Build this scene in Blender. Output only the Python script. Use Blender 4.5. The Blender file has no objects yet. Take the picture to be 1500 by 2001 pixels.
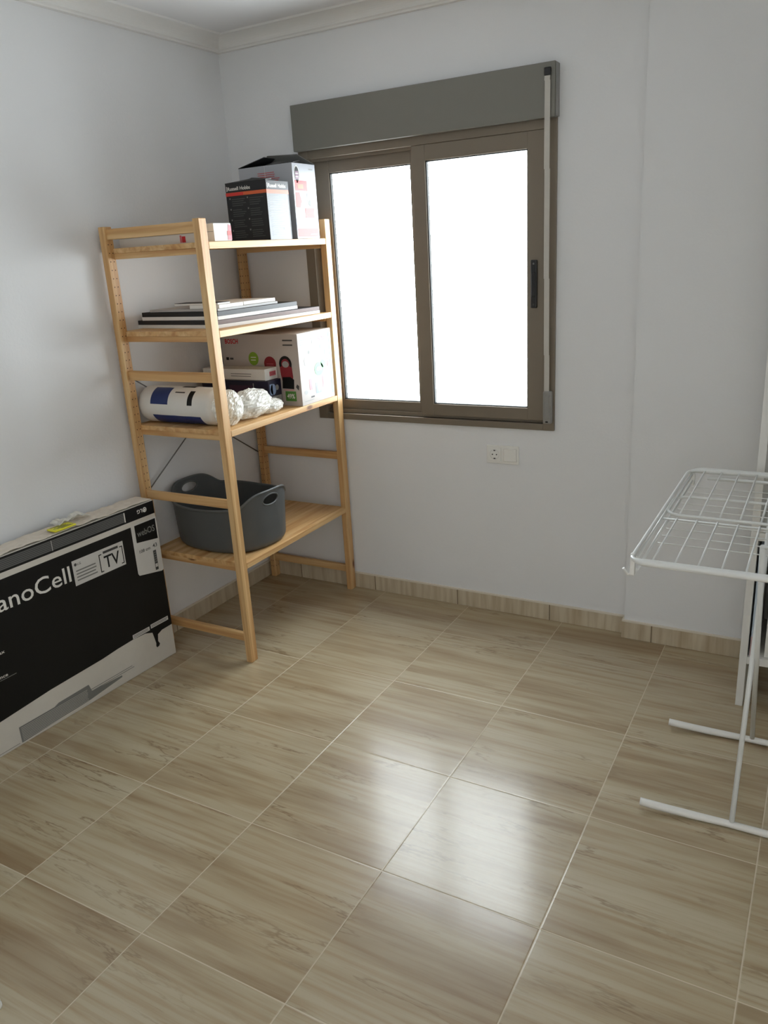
import bpy, bmesh, math, random
from mathutils import Vector, Matrix, noise
random.seed(7)
scene = bpy.context.scene
COL = scene.collection
PI = math.pi

# ------------------------------------------------------------------ materials
def lin(c):
    return tuple(((v / 255) / 12.92 if v / 255 <= 0.04045 else ((v / 255 + 0.055) / 1.055) ** 2.4) for v in c)

class NT:
    def __init__(s, name):
        s.m = bpy.data.materials.new(name); s.m.use_nodes = True
        s.t = s.m.node_tree; s.t.nodes.clear()
        s.out = s.n('ShaderNodeOutputMaterial')
    def n(s, kind, **kw):
        nd = s.t.nodes.new(kind)
        for k, v in kw.items():
            if k.startswith('_'):
                nd.inputs[k[1:].replace('_', ' ')].default_value = v
            else: setattr(nd, k, v)
        return nd
    def l(s, a, ao, b, bi): s.t.links.new(a.outputs[ao], b.inputs[bi])
    def math(s, op, a, b=None, clamp=False):
        nd = s.n('ShaderNodeMath', operation=op, use_clamp=clamp)
        for i, v in enumerate((a, b)):
            if v is None: continue
            if isinstance(v, (int, float)): nd.inputs[i].default_value = v
            else: s.t.links.new(v, nd.inputs[i])
        return nd.outputs[0]

MATS = {}
def mat(name, rgb, rough=.6, metal=0., vary=.04, vscale=30., bump=0., bscale=120., spec=.5, coat=0., trans=0.):
    if name in MATS: return MATS[name]
    N = NT(name)
    b = N.n('ShaderNodeBsdfPrincipled')
    c = lin(rgb)
    tc = N.n('ShaderNodeTexCoord')
    nz = N.n('ShaderNodeTexNoise'); nz.inputs['Scale'].default_value = vscale; nz.inputs['Detail'].default_value = 4
    N.l(tc, 'Object', nz, 'Vector')
    mx = N.n('ShaderNodeMix', data_type='RGBA')
    mx.inputs[6].default_value = tuple(max(0, x * (1 - vary)) for x in c) + (1,)
    mx.inputs[7].default_value = tuple(min(1, x * (1 + vary)) for x in c) + (1,)
    N.l(nz, 'Fac', mx, 0)
    N.l(mx, 2, b, 'Base Color')
    b.inputs['Roughness'].default_value = rough; b.inputs['Metallic'].default_value = metal
    b.inputs['Specular IOR Level'].default_value = spec
    b.inputs['Coat Weight'].default_value = coat
    if trans: b.inputs['Transmission Weight'].default_value = trans
    if bump:
        n2 = N.n('ShaderNodeTexNoise'); n2.inputs['Scale'].default_value = bscale; n2.inputs['Detail'].default_value = 3
        N.l(tc, 'Object', n2, 'Vector')
        bp = N.n('ShaderNodeBump'); bp.inputs['Strength'].default_value = bump; bp.inputs['Distance'].default_value = .002
        N.l(n2, 'Fac', bp, 'Height'); N.l(bp, 'Normal', b, 'Normal')
    N.l(b, 'BSDF', N.out, 'Surface')
    MATS[name] = N.m
    return N.m

def wood(name, axis):
    N = NT(name)
    b = N.n('ShaderNodeBsdfPrincipled')
    tc = N.n('ShaderNodeTexCoord')
    mp = N.n('ShaderNodeMapping')
    sc = [26., 26., 26.]; sc[axis] = 1.3
    mp.inputs['Scale'].default_value = sc
    N.l(tc, 'Object', mp, 'Vector')
    nz = N.n('ShaderNodeTexNoise'); nz.inputs['Scale'].default_value = 1.6; nz.inputs['Detail'].default_value = 5; nz.inputs['Distortion'].default_value = .6
    N.l(mp, 'Vector', nz, 'Vector')
    mp2 = N.n('ShaderNodeMapping'); s2 = [9., 9., 9.]; s2[axis] = .5; mp2.inputs['Scale'].default_value = s2
    N.l(tc, 'Object', mp2, 'Vector')
    wv = N.n('ShaderNodeTexNoise'); wv.inputs['Scale'].default_value = 2.; wv.inputs['Detail'].default_value = 1
    N.l(mp2, 'Vector', wv, 'Vector')
    r = N.n('ShaderNodeValToRGB')
    e = r.color_ramp.elements
    e[0].position = .32; e[0].color = lin((196, 152, 98)) + (1,)
    e[1].position = .60; e[1].color = lin((224, 190, 138)) + (1,)
    N.l(nz, 'Fac', r, 'Fac')
    mx = N.n('ShaderNodeMix', data_type='RGBA', blend_type='MULTIPLY')
    mx.inputs[0].default_value = .6
    r2 = N.n('ShaderNodeValToRGB'); e = r2.color_ramp.elements
    e[0].position = .35; e[0].color = lin((226, 196, 160)) + (1,); e[1].position = .62; e[1].color = (1, 1, 1, 1)
    N.l(wv, 'Fac', r2, 'Fac')
    N.l(r, 'Color', mx, 6); N.l(r2, 'Color', mx, 7)
    # knots
    mp3 = N.n('ShaderNodeMapping'); s3 = [8., 8., 8.]; s3[axis] = 3.6; mp3.inputs['Scale'].default_value = s3
    mp3.inputs['Location'].default_value = (.37, .11, .23)
    N.l(tc, 'Object', mp3, 'Vector')
    vo = N.n('ShaderNodeTexVoronoi'); vo.inputs['Scale'].default_value = 1.
    N.l(mp3, 'Vector', vo, 'Vector')
    r3 = N.n('ShaderNodeValToRGB'); e = r3.color_ramp.elements
    e[0].position = .05; e[0].color = (1, 1, 1, 1); e[1].position = .11; e[1].color = (0, 0, 0, 1)
    N.l(vo, 'Distance', r3, 'Fac')
    mk = N.n('ShaderNodeMix', data_type='RGBA')
    N.l(r3, 'Color', mk, 0); N.l(mx, 2, mk, 6); mk.inputs[7].default_value = lin((122, 78, 42)) + (1,)
    N.l(mk, 2, b, 'Base Color')
    b.inputs['Roughness'].default_value = .5
    bp = N.n('ShaderNodeBump'); bp.inputs['Strength'].default_value = .12; bp.inputs['Distance'].default_value = .001
    N.l(nz, 'Fac', bp, 'Height'); N.l(bp, 'Normal', b, 'Normal')
    N.l(b, 'BSDF', N.out, 'Surface')
    return N.m

TX, TY, OX, OY = .4561, .4591, 1.6304, -1.2247
def floor_mat():
    N = NT('beige_stone_tile')
    b = N.n('ShaderNodeBsdfPrincipled')
    g = N.n('ShaderNodeNewGeometry')
    sp = N.n('ShaderNodeSeparateXYZ'); N.l(g, 'Position', sp, 'Vector')
    X, Y = sp.outputs[0], sp.outputs[1]
    u = N.math('DIVIDE', N.math('SUBTRACT', X, OX), TX)
    v = N.math('DIVIDE', N.math('SUBTRACT', Y, OY), TY)
    iu, iv = N.math('FLOOR', u), N.math('FLOOR', v)
    fu, fv = N.math('FRACT', u), N.math('FRACT', v)
    du = N.math('MINIMUM', fu, N.math('SUBTRACT', 1., fu))
    dv = N.math('MINIMUM', fv, N.math('SUBTRACT', 1., fv))
    d = N.math('MINIMUM', du, dv)
    ss = N.n('ShaderNodeMapRange', interpolation_type='SMOOTHSTEP')
    ss.inputs['From Min'].default_value = .0022; ss.inputs['From Max'].default_value = .0042
    ss.inputs['To Min'].default_value = 1.; ss.inputs['To Max'].default_value = 0.
    N.t.links.new(d, ss.inputs['Value'])
    cid = N.n('ShaderNodeCombineXYZ'); N.t.links.new(iu, cid.inputs[0]); N.t.links.new(iv, cid.inputs[1])
    wn = N.n('ShaderNodeTexWhiteNoise', noise_dimensions='3D'); N.l(cid, 'Vector', wn, 'Vector')
    off = N.n('ShaderNodeVectorMath', operation='SCALE'); off.inputs['Scale'].default_value = 7.
    N.l(wn, 'Color', off, 0)
    def streak(sx, sy, scale, detail, dist, add=0.):
        cm = N.n('ShaderNodeCombineXYZ')
        N.t.links.new(N.math('MULTIPLY', X, sx), cm.inputs[0]); N.t.links.new(N.math('MULTIPLY', Y, sy), cm.inputs[1])
        cm.inputs[2].default_value = add
        va = N.n('ShaderNodeVectorMath', operation='ADD'); N.l(cm, 'Vector', va, 0); N.l(off, 'Vector', va, 1)
        nz = N.n('ShaderNodeTexNoise'); nz.inputs['Scale'].default_value = scale; nz.inputs['Detail'].default_value = detail
        nz.inputs['Distortion'].default_value = dist; nz.inputs['Roughness'].default_value = .6
        N.l(va, 'Vector', nz, 'Vector'); return nz.outputs['Fac']
    broad = streak(1.0, 8., 1., 3., .15)
    fine = streak(2.2, 60., 1., 4., .25, 3.)
    veinn = streak(1.3, 9.5, 1., 6., .2, 9.)
    r = N.n('ShaderNodeValToRGB'); e = r.color_ramp.elements
    e[0].position = .30; e[0].color = lin((148, 126, 95)) + (1,)
    e[1].position = .50; e[1].color = lin((177, 162, 132)) + (1,)
    e2 = e.new(.75); e2.color = lin((189, 178, 152)) + (1,)
    N.t.links.new(broad, r.inputs['Fac'])
    rf = N.n('ShaderNodeValToRGB'); e = rf.color_ramp.elements
    e[0].position = .30; e[0].color = lin((226, 210, 192)) + (1,); e[1].position = .55; e[1].color = (1, 1, 1, 1)
    N.t.links.new(fine, rf.inputs['Fac'])
    m1 = N.n('ShaderNodeMix', data_type='RGBA', blend_type='MULTIPLY'); m1.inputs[0].default_value = .8
    N.l(r, 'Color', m1, 6); N.l(rf, 'Color', m1, 7)
    # thin brown veins where the vein noise crosses its middle
    av = N.math('ABSOLUTE', N.math('SUBTRACT', veinn, .56))
    vr = N.n('ShaderNodeMapRange', interpolation_type='SMOOTHSTEP')
    vr.inputs['From Min'].default_value = .0; vr.inputs['From Max'].default_value = .016
    vr.inputs['To Min'].default_value = 1.; vr.inputs['To Max'].default_value = 0.
    N.t.links.new(av, vr.inputs['Value'])
    msk = streak(2.5, 3.5, 1., 2., 0., 21.)
    vmask = N.math('MULTIPLY', vr.outputs[0], N.math('MULTIPLY', N.math('SUBTRACT', msk, .40), 4.5, True), True)
    m2 = N.n('ShaderNodeMix', data_type='RGBA')
    N.t.links.new(N.math('MULTIPLY', vmask, .72), m2.inputs[0])
    N.l(m1, 2, m2, 6); m2.inputs[7].default_value = lin((118, 92, 62)) + (1,)
    m3 = N.n('ShaderNodeMix', data_type='RGBA')
    N.l(ss, 'Result', m3, 0); N.l(m2, 2, m3, 6); m3.inputs[7].default_value = lin((205, 192, 168)) + (1,)
    N.l(m3, 2, b, 'Base Color')
    # relief: recessed joints, fine stone texture
    rg = N.n('ShaderNodeMapRange', interpolation_type='SMOOTHSTEP')
    rg.inputs['From Min'].default_value = .001; rg.inputs['From Max'].default_value = .009
    N.t.links.new(d, rg.inputs['Value'])
    n3 = N.n('ShaderNodeTexNoise'); n3.inputs['Scale'].default_value = 240.; n3.inputs['Detail'].default_value = 2
    N.l(g, 'Position', n3, 'Vector')
    h = N.math('ADD', N.math('MULTIPLY', rg.outputs[0], 1.2), N.math('ADD', N.math('MULTIPLY', fine, .12), N.math('MULTIPLY', n3.outputs['Fac'], .15)))
    bp = N.n('ShaderNodeBump'); bp.inputs['Strength'].default_value = .4; bp.inputs['Distance'].default_value = .0011
    N.t.links.new(h, bp.inputs['Height']); N.l(bp, 'Normal', b, 'Normal')
    rr = N.math('ADD', N.math('MULTIPLY', ss.outputs[0], .4), N.math('ADD', N.math('MULTIPLY', fine, .06), .33))
    N.t.links.new(rr, b.inputs['Roughness'])
    b.inputs['Specular IOR Level'].default_value = .5
    b.inputs['Coat Weight'].default_value = .75; b.inputs['Coat Roughness'].default_value = .17; b.inputs['Coat IOR'].default_value = 1.5
    bp2 = N.n('ShaderNodeBump'); bp2.inputs['Strength'].default_value = .35; bp2.inputs['Distance'].default_value = .0009
    h2 = N.math('ADD', N.math('MULTIPLY', rg.outputs[0], 1.2), N.math('ADD', N.math('MULTIPLY', fine, .06), N.math('MULTIPLY', n3.outputs['Fac'], .10)))
    N.t.links.new(h2, bp2.inputs['Height']); N.l(bp2, 'Normal', b, 'Coat Normal')
    N.l(b, 'BSDF', N.out, 'Surface')
    return N.m

def skirting_mat(name, axis):
    N = NT(name)
    b = N.n('ShaderNodeBsdfPrincipled')
    g = N.n('ShaderNodeNewGeometry')
    sp = N.n('ShaderNodeSeparateXYZ'); N.l(g, 'Position', sp, 'Vector')
    S = sp.outputs[axis]
    u = N.math('DIVIDE', N.math('SUBTRACT', S, .66 if axis == 0 else OY), TX)
    fu = N.math('FRACT', u); iu = N.math('FLOOR', u)
    d = N.math('MINIMUM', fu, N.math('SUBTRACT', 1., fu))
    cm = N.n('ShaderNodeCombineXYZ')
    N.t.links.new(N.math('MULTIPLY', S, 24.), cm.inputs[0]); N.t.links.new(N.math('MULTIPLY', sp.outputs[2], 2.), cm.inputs[1])
    N.t.links.new(N.math('MULTIPLY', iu, 3.7), cm.inputs[2])
    nz = N.n('ShaderNodeTexNoise'); nz.inputs['Scale'].default_value = 1.4; nz.inputs['Detail'].default_value = 4; N.l(cm, 'Vector', nz, 'Vector')
    r = N.n('ShaderNodeValToRGB'); e = r.color_ramp.elements
    e[0].position = .3; e[0].color = lin((176, 158, 130)) + (1,); e[1].position = .6; e[1].color = lin((204, 192, 168)) + (1,)
    N.l(nz, 'Fac', r, 'Fac')
    j = N.math('LESS_THAN', d, .005)
    m = N.n('ShaderNodeMix', data_type='RGBA'); N.t.links.new(j, m.inputs[0]); N.l(r, 'Color', m, 6)
    m.inputs[7].default_value = lin((120, 104, 82)) + (1,)
    top = N.math('GREATER_THAN', sp.outputs[2], .0765)
    m2 = N.n('ShaderNodeMix', data_type='RGBA'); N.t.links.new(top, m2.inputs[0]); N.l(m, 2, m2, 6)
    m2.inputs[7].default_value = lin((222, 214, 200)) + (1,)
    N.l(m2, 2, b, 'Base Color'); b.inputs['Roughness'].default_value = .35
    N.l(b, 'BSDF', N.out, 'Surface'); return N.m

def glass_mat():
    N = NT('window_glass')
    t = N.n('ShaderNodeBsdfTransparent'); t.inputs[0].default_value = (.96, .98, .97, 1)
    gl = N.n('ShaderNodeBsdfGlossy'); gl.inputs['Roughness'].default_value = .02
    fr = N.n('ShaderNodeFresnel'); 
    gg = N.n('ShaderNodeNewGeometry')
    N.t.links.new(N.math('ADD', N.math('MULTIPLY', gg.outputs['Backfacing'], 1 / 1.45 - 1.45), 1.45), fr.inputs['IOR'])
    mx = N.n('ShaderNodeMixShader'); N.l(fr, 0, mx, 0); N.l(t, 0, mx, 1); N.l(gl, 0, mx, 2)
    N.l(mx, 0, N.out, 'Surface'); return N.m

def film_mat():
    N = NT('clear_crinkled_film')
    t = N.n('ShaderNodeBsdfTransparent'); t.inputs[0].default_value = (.97, .97, .96, 1)
    p = N.n('ShaderNodeBsdfPrincipled')
    p.inputs['Base Color'].default_value = lin((238, 236, 228)) + (1,); p.inputs['Roughness'].default_value = .22
    tc = N.n('ShaderNodeTexCoord')
    vo = N.n('ShaderNodeTexVoronoi', feature='DISTANCE_TO_EDGE'); vo.inputs['Scale'].default_value = 34.
    N.l(tc, 'Object', vo, 'Vector')
    bp = N.n('ShaderNodeBump'); bp.inputs['Strength'].default_value = .4; bp.inputs['Distance'].default_value = .006
    N.l(vo, 'Distance', bp, 'Height'); N.l(bp, 'Normal', p, 'Normal')
    mx = N.n('ShaderNodeMixShader'); mx.inputs[0].default_value = .66
    N.l(t, 0, mx, 1); N.l(p, 0, mx, 2); N.l(mx, 0, N.out, 'Surface'); return N.m

M_wall = mat('white_plaster', (228, 229, 230), .85, vary=.015, vscale=3., bump=.25, bscale=90., spec=.2)
M_ceil = mat('white_ceiling_paint', (229, 229, 230), .9, vary=.01, vscale=3., spec=.1)
M_trim = mat('white_cornice_plaster', (228, 227, 224), .7, vary=.01, spec=.3)
M_floor = floor_mat()
M_skx, M_sky = skirting_mat('skirting_tile_x', 0), skirting_mat('skirting_tile_y', 1)
M_wx, M_wy, M_wz = wood('pine_grain_x', 0), wood('pine_grain_y', 1), wood('pine_grain_z', 2)
M_hole = mat('peg_hole_dark', (62, 42, 26), .9)
M_steel = mat('galvanised_steel', (120, 120, 118), .35, metal=.8)
M_black = mat('black_print', (9, 9, 9), .5, vary=.1, spec=.3)
M_white = mat('white_print', (222, 220, 214), .55, vary=.02)
M_card = mat('white_cardboard', (205, 200, 190), .7, vary=.04, bump=.1)
M_kraft = mat('brown_cardboard', (176, 140, 104), .8, vary=.06)
M_grey = mat('grey_print', (120, 120, 116), .6)
M_dgrey = mat('dark_grey_print', (64, 64, 64), .6)
M_paper = mat('paper_sticker', (206, 204, 200), .55, vary=.03)
M_pkraft = mat('packing_paper', (214, 204, 190), .75, vary=.05, bump=.3, bscale=40.)
M_yellow = mat('yellow_tape', (220, 214, 40), .4, vary=.06)
M_clear = film_mat()
M_alu = mat('bronze_aluminium', (128, 117, 102), .38, metal=.25, vary=.02)
M_box = mat('taupe_shutter_lacquer', (122, 120, 112), .45, vary=.02)
M_gasket = mat('black_gasket', (24, 23, 21), .7)
M_tape = mat('pale_webbing', (196, 192, 184), .8, vary=.06, bump=.3, bscale=300.)
M_plast_g = mat('grey_plastic', (140, 138, 134), .4)
M_bplast = mat('black_plastic', (26, 25, 25), .4)
M_wplast = mat('white_plastic', (232, 231, 226), .35, vary=.01)
M_wmetal = mat('white_enamel', (226, 228, 226), .32, vary=.01)
M_lam = mat('white_laminate', (226, 225, 220), .4, vary=.015)
M_tub = mat('anthracite_plastic', (84, 86, 86), .5, vary=.03)
M_tubrim = mat('anthracite_plastic_rim', (92, 94, 94), .42, vary=.03)
M_glass = glass_mat()

# ------------------------------------------------------------------ builders
class MB:
    def __init__(s): s.bm = bmesh.new(); s.ms = []
    def mi(s, m):
        if m not in s.ms: s.ms.append(m)
        return s.ms.index(m)
    def box(s, x0, x1, y0, y1, z0, z1, m, bev=0., M=None):
        t = bmesh.new()
        bmesh.ops.create_cube(t, size=1.)
        for v in t.verts:
            v.co = Vector(((x0 + x1) / 2 + v.co.x * (x1 - x0), (y0 + y1) / 2 + v.co.y * (y1 - y0), (z0 + z1) / 2 + v.co.z * (z1 - z0)))
        if bev: bmesh.ops.bevel(t, geom=t.edges[:], offset=bev, segments=2, affect='EDGES', profile=.5)
        s.merge(t, m, M)
    def merge(s, t, m, M=None, smooth=False):
        k = s.mi(m)
        if M is not None: bmesh.ops.transform(t, matrix=M, verts=t.verts)
        mp = {}
        for v in t.verts: mp[v] = s.bm.verts.new(v.co)
        for f in t.faces:
            try: nf = s.bm.faces.new([mp[v] for v in f.verts])
            except ValueError: continue
            nf.material_index = k; nf.smooth = smooth
        t.free()
    def tube(s, pts, r, m, seg=10, closed=False, caps=True, squash=None):
        pts = [Vector(p) for p in pts]; n = len(pts)
        k = s.mi(m); rings = []
        up = None
        for i in range(n):
            a = pts[i - 1] if (i > 0 or closed) else pts[i]
            b = pts[(i + 1) % n] if (i < n - 1 or closed) else pts[i]
            d = (b - a).normalized()
            if up is None:
                up = Vector((0, 0, 1)) if abs(d.z) < .9 else Vector((1, 0, 0))
            x = d.cross(up).normalized(); y = x.cross(d).normalized(); up = y
            ri = r[i] if isinstance(r, (list, tuple)) else r
            rings.append([s.bm.verts.new(pts[i] + x * math.cos(q) * ri + y * math.sin(q) * ri * (squash or 1)) for q in [2 * PI * j / seg for j in range(seg)]])
        for i in range(n if closed else n - 1):
            A, B = rings[i], rings[(i + 1) % n]
            for j in range(seg):
                f = s.bm.faces.new((A[j], A[(j + 1) % seg], B[(j + 1) % seg], B[j])); f.material_index = k; f.smooth = True
        if caps and not closed:
            f = s.bm.faces.new(rings[0]); f.material_index = k
            f = s.bm.faces.new(list(reversed(rings[-1]))); f.material_index = k
    def prism(s, poly, lo, hi, m, axis=2):
        """closed prism: poly of 2-D points extruded along axis"""
        k = s.mi(m)
        def P(p, h):
            c = [0, 0, 0]; o = [i for i in range(3) if i != axis]
            c[o[0]], c[o[1]], c[axis] = p[0], p[1], h; return Vector(c)
        A = [s.bm.verts.new(P(p, lo)) for p in poly]; B = [s.bm.verts.new(P(p, hi)) for p in poly]
        n = len(poly)
        fs = [s.bm.faces.new(A), s.bm.faces.new(list(reversed(B)))]
        for i in range(n): fs.append(s.bm.faces.new((A[i], B[i], B[(i + 1) % n], A[(i + 1) % n])))
        for f in fs: f.material_index = k
    def quad(s, pts, m, smooth=False):
        f = s.bm.faces.new([s.bm.verts.new(Vector(p)) for p in pts]); f.material_index = s.mi(m); f.smooth = smooth
    def build(s, name, parent=None, fix=True):
        if fix: bmesh.ops.recalc_face_normals(s.bm, faces=s.bm.faces)
        me = bpy.data.meshes.new(name); s.bm.to_mesh(me); s.bm.free()
        for m in s.ms: me.materials.append(m)
        o = bpy.data.objects.new(name, me); COL.objects.link(o)
        if parent: o.parent = parent
        return o

class Face:
    """flat printing on one face of a carton: a = along U, b = along V"""
    def __init__(s, mb, O, U, V):
        s.mb = mb; s.O = Vector(O); s.U = Vector(U).normalized(); s.V = Vector(V).normalized(); s.N = s.U.cross(s.V)
    def p(s, a, b, l=1): return s.O + s.U * a + s.V * b + s.N * (.00035 * l)
    def poly(s, pts, m, l=1): s.mb.quad([s.p(a, b, l) for a, b in pts], m)
    def rect(s, a0, b0, a1, b1, m, l=1): s.poly([(a0, b0), (a1, b0), (a1, b1), (a0, b1)], m, l)
    def disc(s, a, b, ra, m, l=1, rb=None, n=28):
        rb = rb or ra
        s.poly([(a + ra * math.cos(2 * PI * i / n), b + rb * math.sin(2 * PI * i / n)) for i in range(n)], m, l)
    def ring(s, a, b, r0, r1, m, l=1, a0=0., a1=2 * PI, n=28, ky=1.):
        for i in range(n):
            t0, t1 = a0 + (a1 - a0) * i / n, a0 + (a1 - a0) * (i + 1) / n
            s.poly([(a + r0 * math.cos(t0), b + r0 * ky * math.sin(t0)), (a + r1 * math.cos(t0), b + r1 * ky * math.sin(t0)),
                    (a + r1 * math.cos(t1), b + r1 * ky * math.sin(t1)), (a + r0 * math.cos(t1), b + r0 * ky * math.sin(t1))], m, l)
    def text(s, txt, a, b, w, h, m, l=2, bold=0., rot=0., italic=0.):
        """text fitted to the rectangle with lower-left corner (a,b); h is the height of the capitals"""
        cu = bpy.data.curves.new('lettering', 'FONT'); cu.body = txt; cu.size = 1.; cu.offset = bold; cu.resolution_u = 3
        ob = bpy.data.objects.new('lettering', cu); COL.objects.link(ob)
        dg = bpy.context.evaluated_depsgraph_get(); dg.update()
        me = bpy.data.meshes.new_from_object(ob.evaluated_get(dg))
        bpy.data.objects.remove(ob); bpy.data.curves.remove(cu)
        t = bmesh.new(); t.from_mesh(me); bpy.data.meshes.remove(me)
        if not t.verts: return
        x0 = min(v.co.x for v in t.verts); x1 = max(v.co.x for v in t.verts)
        for v in t.verts:
            x = (v.co.x - x0) / (x1 - x0) * w; y = v.co.y / .69 * h
            x += italic * y
            if rot:
                cx, cy = w / 2, h / 2; dx, dy = x - cx, y - cy
                x, y = cx + dx * math.cos(rot) - dy * math.sin(rot), cy + dx * math.sin(rot) + dy * math.cos(rot)
            v.co = s.p(a + x, b + y, l)
        s.mb.merge(t, m)
    def lines(s, a0, b0, a1, b1, n, m, l=2, thick=.35, jitter=.25):
        """unreadably small print: short rows of it"""
        h = (b1 - b0) / n
        for i in range(n):
            y = b1 - (i + .5) * h
            s.rect(a0, y - h * thick / 2, a1 - (a1 - a0) * random.random() * jitter, y + h * thick / 2, m, l)

def tag(o, label, cat, group=None):
    o['label'] = label; o['category'] = cat
    if group: o['group'] = group
    return o
def thing(name, label, cat, loc=(0, 0, 0), rz=0., group=None):
    o = bpy.data.objects.new(name, None); COL.objects.link(o); o.empty_display_size = .1
    o.location = loc; o.rotation_euler = (0, 0, rz)
    return tag(o, label, cat, group)
def struct(mb, name):
    o = mb.build(name); o['kind'] = 'structure'; return o

# ------------------------------------------------------------------ room shell
LW, RW, RY, CZ = .010, 3.40, -3.95, 2.578
PX, PY = 1.913, -.043
WX0, WX1, WZ0, WZ1 = .406, 1.585, .881, 2.078

b = MB(); b.box(LW - .2, RW + .2, RY - 1.7, .25, -.1, 0, M_floor); struct(b, 'floor')
b = MB(); b.box(LW - .2, RW + .2, RY - 1.7, .25, CZ, CZ + .15, M_ceil); struct(b, 'ceiling')
b = MB(); b.box(LW - .2, LW, RY - .2, .25, 0, CZ, M_wall); struct(b, 'wall_left')
b = MB(); b.box(RW, RW + .2, RY - 1.7, .25, 0, CZ, M_wall); struct(b, 'wall_right')
DX0, DX1, DZ = 2.40, 3.20, 2.06                                  # unseen doorway, added to let fill light in from the corridor
b = MB(); b.box(LW, DX0, RY - .12, RY, 0, CZ, M_wall); b.box(DX1, RW, RY - .12, RY, 0, CZ, M_wall); b.box(DX0, DX1, RY - .12, RY, DZ, CZ, M_wall); struct(b, 'wall_rear')
b = MB(); b.box(1.3, RW, RY - 1.7, RY - 1.55, 0, CZ, M_wall); b.box(1.15, 1.3, RY - 1.7, RY - .12, 0, CZ, M_wall); struct(b, 'wall_fill_corridor')  # unseen corridor, added to carry the fill light
b = MB()
hx0, hx1, hz0, hz1 = WX0 + .03, WX1 - .03, WZ0 + .028, WZ1 - .025
b.box(LW, hx0, 0, .09, 0, CZ, M_wall); b.box(hx1, RW, 0, .09, 0, CZ, M_wall)
b.box(hx0, hx1, 0, .09, 0, hz0, M_wall); b.box(hx0, hx1, 0, .09, hz1, CZ, M_wall)
struct(b, 'wall_back')
b = MB(); b.box(PX, RW, PY, 0, 0, CZ, M_wall, 0); struct(b, 'wall_pillar')

BT, BH = .009, .0842
b = MB(); b.box(LW, PX, -BT, 0, 0, BH, M_skx, .0012); struct(b, 'baseboard_back')
b = MB(); b.box(PX - BT, RW, PY - BT, PY, 0, BH, M_skx, .0012); b.box(PX - BT, PX, PY, -BT, 0, BH, M_sky); struct(b, 'baseboard_pillar')
b = MB(); b.box(LW, LW + BT, RY, -BT, 0, BH, M_sky, .0012); struct(b, 'baseboard_left')
b = MB(); b.box(RW - BT, RW, RY, PY - BT, 0, BH, M_sky, .0012); struct(b, 'baseboard_right')

# cornice: profile (out from wall, height)
def cornice_profile():
    z0 = 2.524
    pr = [(0, z0), (.020, z0), (.022, z0 + .006), (.030, z0 + .010)]
    for i in range(9):
        t = i / 8 * PI / 2
        pr.append((.030 + .062 * (1 - math.cos(t)) , z0 + .010 + (CZ - .008 - z0 - .010) * math.sin(t)))
    pr += [(.098, CZ - .008), (.100, CZ), (0, CZ)]
    return pr
def cornice(name, side):
    b = MB(); pr = cornice_profile()
    k = b.mi(M_trim)
    def loop(f): return [b.bm.verts.new(f(p)) for p in pr]
    if side == 'left':
        A = loop(lambda p: (LW + p[0], RY, p[1])); B = loop(lambda p: (LW + p[0], -p[0], p[1]))
    elif side == 'back':
        A = loop(lambda p: (LW + p[0], -p[0], p[1])); B = loop(lambda p: (PX - p[0], -p[0], p[1]))
    elif side == 'pillar':
        A = loop(lambda p: (PX - p[0], PY - p[0], p[1])); B = loop(lambda p: (RW, PY - p[0], p[1]))
    n = len(pr)
    for i in range(n):
        f = b.bm.faces.new((A[i], A[(i + 1) % n], B[(i + 1) % n], B[i])); f.material_index = k
    b.bm.faces.new(A); b.bm.faces.new(list(reversed(B)))
    struct(b, name)
cornice('trim_1', 'left'); cornice('trim_2', 'back'); cornice('trim_3', 'pillar')

# ------------------------------------------------------------------ window
win = bpy.data.objects.new('window_1', None); COL.objects.link(win); win['kind'] = 'structure'
win['label'] = 'two-panel sliding window with bronze aluminium frame in back wall'
win.location = ((WX0 + WX1) / 2, 0, WZ0)
wx, wz = win.location.x, win.location.z
def WB(b, x0, x1, y0, y1, z0, z1, m, bev=.0015): b.box(x0 - wx, x1 - wx, y0, y1, z0 - wz, z1 - wz, m, bev)
b = MB()
WB(b, WX0, WX0 + .048, -.012, .085, WZ0, WZ1, M_alu); WB(b, WX1 - .048, WX1, -.012, .085, WZ0, WZ1, M_alu)
WB(b, WX0 + .048, WX1 - .048, -.0118, .085, WZ0, WZ0 + .028, M_alu); WB(b, WX0 + .048, WX1 - .048, -.0118, .085, WZ1 - .034, WZ1, M_alu)
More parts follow.
